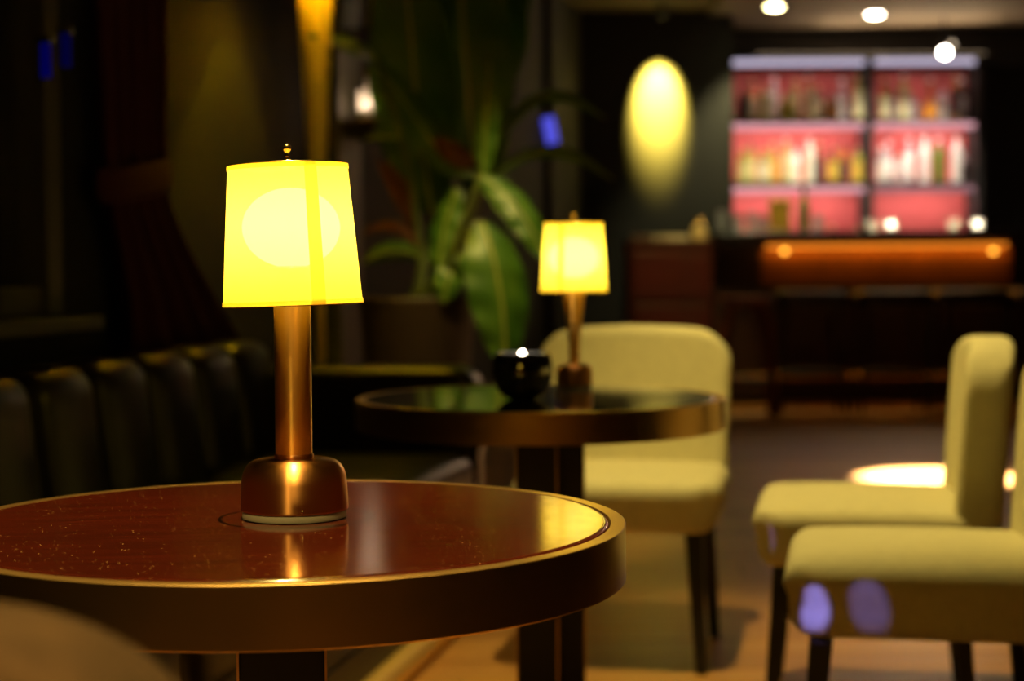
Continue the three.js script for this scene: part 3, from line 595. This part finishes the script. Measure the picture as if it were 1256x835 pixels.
for (const [px, pz, h, label] of [[886, 11.9, 0.15, 'tall clear drinking glass at the end of the bar counter by the sideboard'], [905, 12.0, 0.12, 'clear drinking glass second from the sideboard end of the bar counter'], [922, 12.05, 0.14, 'clear drinking glass third from the sideboard end of the bar counter'], [1003, 12.1, 0.12, 'clear drinking glass beside the green bottle on the bar counter'], [935, 11.95, 0.11, 'short clear drinking glass beside the yellow box on the bar counter']]) {
  const t = thing('drinking_glass', label, 'glass', [at(px, 275, pz).x, CT, -pz], 0, gGlass);
  part('glass_body', lathe([[0, 0], [0.028, 0], [0.031, 0.004], [0.036, h], [0.034, h], [0.029, 0.010], [0, 0.008]], 24), bottleGlass.clear, t);
}
// small spotlight on the soffit by the right shelf bay
{
  const q = at(1158, 64, 12.6);
  const t = thing('spotlight_fixture', 'small bright spotlight hanging before the upper right bottle shelf', 'spotlight', [q.x, 0, -12.6]);
  part('stem', cyl(0.008, 0.008, CEIL - 0.04 - q.y - 0.03, 10), M.blackMetal, t, [0, (CEIL - 0.04 + q.y + 0.03) / 2, 0]);
  part('housing', cyl(0.032, 0.038, 0.07, 20), M.blackMetal, t, [0, q.y + 0.015, -0.005], [0.5, 0, 0]);
  part('lens', new THREE.SphereGeometry(0.034, 20, 12), glow(1, 0.92, 0.80, 26), t, [0, q.y - 0.004, 0.02]);
  spot(t, [0, q.y - 0.045, -0.02], [0.0, 1.6, -0.7], WHITE, 4, 0.55, 0.7, 1.2);
  const k = part('ghost_glow', new THREE.SphereGeometry(0.018, 16, 10), glow(1, 0.75, 0.5, 1.4), t, [at(1168, 54, 12.6).x - q.x, at(1168, 54, 12.6).y, 0]);  // glowing ball standing in for the ghost image beside the spotlight
}
// uplight added on the soffit to brighten the ceiling over the bar
{
  const t = thing('added_uplight', 'linear uplight added on the soffit to brighten the bar ceiling', 'light', [at(1070, 30, 13.1).x, CEIL - 0.26, -13.16]);
  part('channel', rbox(1.75, 0.03, 0.05, 0.005), M.soffit, t);
  part('diffuser', box(1.7, 0.006, 0.03), glow(1, 0.7, 0.42, 0.8), t, [0, 0.017, 0.006]);
  area(t, [0, 0.024, 0.006], [0, 0.24, 0.6], 1.7, 0.03, C(1, 0.66, 0.34), 120);
}
// wall washer over the partition
{
  const q = at(808, 92, 12.49);
  const t = thing('wall_washer', 'small ceiling spotlight casting an oval of yellow light on the dark partition', 'spotlight', [q.x, CEIL, -12.17]);
  part('stem', cyl(0.010, 0.010, 0.03, 10), M.blackMetal, t, [0, -0.015, 0]);
  part('housing', cyl(0.03, 0.034, 0.06, 20), M.blackMetal, t, [0, -0.055, 0], [0.25, 0, 0]);
  part('lens', cyl(0.028, 0.028, 0.004, 20), glow(1, 0.75, 0.2, 0.15), t, [0, -0.088, -0.004]);
  spot(t, [0, -0.10, -0.008], [0.0, -0.60, -0.33], C(1, 0.74, 0.10), 420, 0.34, 1.0, 1);
}
// ───────────────────────── sideboard, stools
{
  const x0 = at(771, 340, 11.2).x, x1 = at(874, 340, 11.2).x, t = thing('sideboard', 'dark red wooden sideboard beneath the yellow oval of wall light', 'sideboard', [(x0 + x1) / 2, 0, -11.5]);
  const w = x1 - x0;
  part('carcass', rbox(w, 1.06, 0.55, 0.008), M.redWood, t, [0, 0.55, 0]);
  part('top', rbox(w + 0.02, 0.03, 0.58, 0.006), M.redWood, t, [0, 1.095, 0]);
  for (let i = 0; i < 3; i++) { const d = part('drawer', rbox(w - 0.05, 0.30, 0.02, 0.006), M.redWood, t, [0, 0.88 - i * 0.33, 0.28]); part('knob', new THREE.SphereGeometry(0.014, 12, 8), M.polishedBrass, d, [0, 0, 0.018]); }
}
{
  const X = (px) => at(px, 298, 11.4).x;
  const n1 = thing('napkin_stack', 'low pale stack of folded napkins on the sideboard', 'napkins', [X(822), 1.11, -11.4]);
  for (let i = 0; i < 3; i++) part('napkin', rbox(0.24 - i * 0.02, 0.012, 0.16, 0.005), M.fabricWhite, n1, [0, 0.006 + i * 0.012, 0], [0, i * 0.08, 0]);
  const d = thing('small_dish', 'small pale dish at the end of the sideboard', 'dish', [X(786), 1.11, -11.4]);
  part('dish_body', lathe([[0, 0], [0.03, 0], [0.055, 0.02], [0.075, 0.035], [0.072, 0.037], [0.05, 0.024], [0, 0.01]], 32), M.fabricWhite, d);
  const c = thing('sugar_shaker', 'cream tapered shaker standing on the sideboard', 'shaker', [X(858), 1.11, -11.4]);
  part('shaker_body', lathe([[0, 0], [0.048, 0], [0.052, 0.005], [0.045, 0.08], [0.028, 0.11], [0, 0.11]], 28), std({ color: C(0.62, 0.48, 0.26), roughness: 0.5 }), c);
  part('shaker_lid', lathe([[0.029, 0.108], [0.027, 0.125], [0.014, 0.142], [0, 0.145]], 24), M.polishedBrass, c);
}
{ // wooden stool with arched legs
  const x = at(916, 370, 11.05).x, t = thing('wooden_stool', 'brown wooden bar stool with arched legs beside the bar', 'stool', [x, 0, -11.05]);
  part('seat', rbox(0.31, 0.04, 0.30, 0.015), M.stoolWood, t, [0, 0.735, 0]);
  for (const z of [0.11, -0.11]) {
    const a = part('leg_arch', tube([[-0.17, 0.0, z], [-0.150, 0.30, z], [-0.125, 0.58, z], [-0.085, 0.69, z], [0, 0.715, z], [0.085, 0.69, z], [0.125, 0.58, z], [0.150, 0.30, z], [0.17, 0.0, z]], 0.023, 60, 10), M.stoolWood, t);
  }
  for (const [y, z] of [[0.22, 0.11], [0.22, -0.11]]) part('stretcher', new THREE.CylinderGeometry(0.014, 0.014, 0.31, 10).rotateZ(Math.PI / 2), M.stoolWood, t, [0, y, z]);
  for (const x2 of [-0.155, 0.155]) part('stretcher', new THREE.CylinderGeometry(0.014, 0.014, 0.22, 10).rotateX(Math.PI / 2), M.stoolWood, t, [x2, 0.24, 0]);
}
{
  const gS = 'black bar stools along the counter';
  const seatG = soft(0.46, 0.10, 0.40, 0.035, { R: 0.06, plane: 'xz', cell: 0.04 }), legG = cyl(0.016, 0.012, 0.70, 10);
  for (const [px, which] of [[993, 'next to the brown wooden stool'], [1092, 'second from the brown wooden stool'], [1188, 'third from the brown wooden stool'], [1284, 'fourth from the brown wooden stool']]) {
    const t = thing('bar_stool', `black padded bar stool at the bar front, ${which}`, 'stool', [at(px, 360, 11.2).x, 0, -11.2], 0, gS);
    part('seat', seatG, M.leather, t, [0, 0.735, 0]);
    for (const [sx, sz] of [[-1, -1], [1, -1], [-1, 1], [1, 1]]) part('leg', legG, M.blackMetal, t, [sx * 0.19, 0.35, sz * 0.16], [sz * 0.05, 0, -sx * -0.05]);
    for (const z of [-0.165, 0.165]) part('foot_bar', new THREE.CylinderGeometry(0.010, 0.010, 0.38, 8).rotateZ(Math.PI / 2), M.blackMetal, t, [0, 0.26, z]);
  }
}
// ───────────────────────── wall shelf with bottles by the plant
{
  const w0 = row(4.60, WO + 0.09);
  for (const [y, which] of [[1.475, 'lower'], [1.795, 'upper']]) {
    const t = thing('wall_shelf', `${which} dark wooden shelf board with bottles on the pillar behind the plant`, 'shelf', [w0[0], y, w0[2]], -ROW);
    const b = part('shelf_board', rbox(0.15, 0.03, 0.52, 0.005), M.darkWood, t, [0.077, 0, 0]);
    for (const z of [0.05, 0.22]) part('bracket', box(0.11, 0.03, 0.02), M.blackMetal, b, [-0.018, -0.03, z]);
  }
  const g = 'bottles on the wall shelf';
  for (const [s, y, kind, glass, lab, label] of [[4.53, 1.491, 'spirit', 'amber', 'pale', 'straight amber bottle on the lower pillar shelf behind the plant'], [4.66, 1.491, 'squat', 'clear', 'pale', 'squat clear bottle on the lower pillar shelf behind the plant'], [4.80, 1.491, 'wine', 'clear', 'pale', 'slim clear bottle on the lower pillar shelf behind the plant'], [4.56, 1.811, 'spirit', 'amber', 'gold', 'amber bottle on the upper pillar shelf behind the plant']]) {
    const q = row(s, WO + 0.175); bottle(kind, glass, lab, 1, q[0], y, q[2], label, g);
  }
  const q = row(4.40, WO + 0.175), c = thing('tealight_glass', 'glowing candle glass on the lower pillar shelf behind the plant', 'candle', [q[0], 1.491, q[2]]);
  part('glass_cup', lathe([[0, 0], [0.032, 0], [0.035, 0.004], [0.038, 0.11], [0.036, 0.11], [0.032, 0.008], [0, 0.006]], 24), bottleGlass.clear, c);
  part('wax', cyl(0.027, 0.027, 0.03, 20), M.fabricWhite, c, [0, 0.0225, 0]);
  part('flame', new THREE.SphereGeometry(0.009, 12, 10).scale(1, 1.6, 1), glow(1, 0.62, 0.40, 9), c, [0, 0.056, 0]);
  point(c, [0, 0.056, 0], C(1, 0.62, 0.36), 0.06, 0.4);
}
// small blue screen on the left wall, far down the room
{
  const q = row(9.05, WO + 0.05), p = at(682, 160, 10.9), t = thing('wall_screen', 'small tilted blue glowing screen on the far window-side wall', 'screen', [q[0], p.y, q[2]], 0.35);
  part('case', rbox(0.10, 0.20, 0.02, 0.006), M.blackMetal, t, [0, 0, 0], [0, 0, 0.2]);
  part('display', box(0.08, 0.165, 0.004), glow(0.10, 0.10, 0.80, 0.9), t, [0, 0, 0.012], [0, 0, 0.2]);
}
// glowing tubes added in place of blue reflections in the window glass
for (const [px, y0, y1, k, label] of [[56, 95, 50, 0.055, 'dim glowing tube standing in for a blue reflection in the window'], [81, 82, 38, 0.025, 'fainter glowing tube standing in for a blue reflection near the window frame']]) {
  const Z = 3.9, a = at(px, (y0 + y1) / 2, Z), t = thing('blue_reflection_tube', label, 'light', [a.x, a.y, a.z]);
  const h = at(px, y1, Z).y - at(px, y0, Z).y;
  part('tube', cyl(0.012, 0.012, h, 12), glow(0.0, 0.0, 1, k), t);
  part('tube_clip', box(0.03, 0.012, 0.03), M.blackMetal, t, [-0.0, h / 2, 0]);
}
// small effect spotlight on the ceiling: lilac beams that fall on the chairs
{
  const t = thing('effect_spotlight', 'small ceiling effect spotlight throwing lilac beams onto the chairs', 'spotlight', [-0.55, CEIL - 0.15, -0.6]);
  part('bracket', box(0.03, 0.10, 0.03), M.blackMetal, t, [0, 0.10, 0]);
  part('housing', rbox(0.14, 0.10, 0.14, 0.02), M.blackMetal, t);
  part('lens', new THREE.SphereGeometry(0.03, 16, 10), glow(0.4, 0.4, 1, 2), t, [0.06, -0.05, -0.06]);
  const P = new THREE.Vector3(-0.55, CEIL - 0.15, -0.6), V = C(0.22, 0.20, 1);
  for (const [px, py, Z, ang, I] of [[995, 738, 2.95, 0.0105, 70], [1064, 738, 2.93, 0.0125, 15], [933, 662, 3.68, 0.0095, 26]]) {
    const q = at(px, py, Z).sub(P); spot(t, [0.085, -0.085, -0.085], q.toArray(), V, I, ang, 0.55, 0.05);
  }
}
renderer.render(scene, camera);
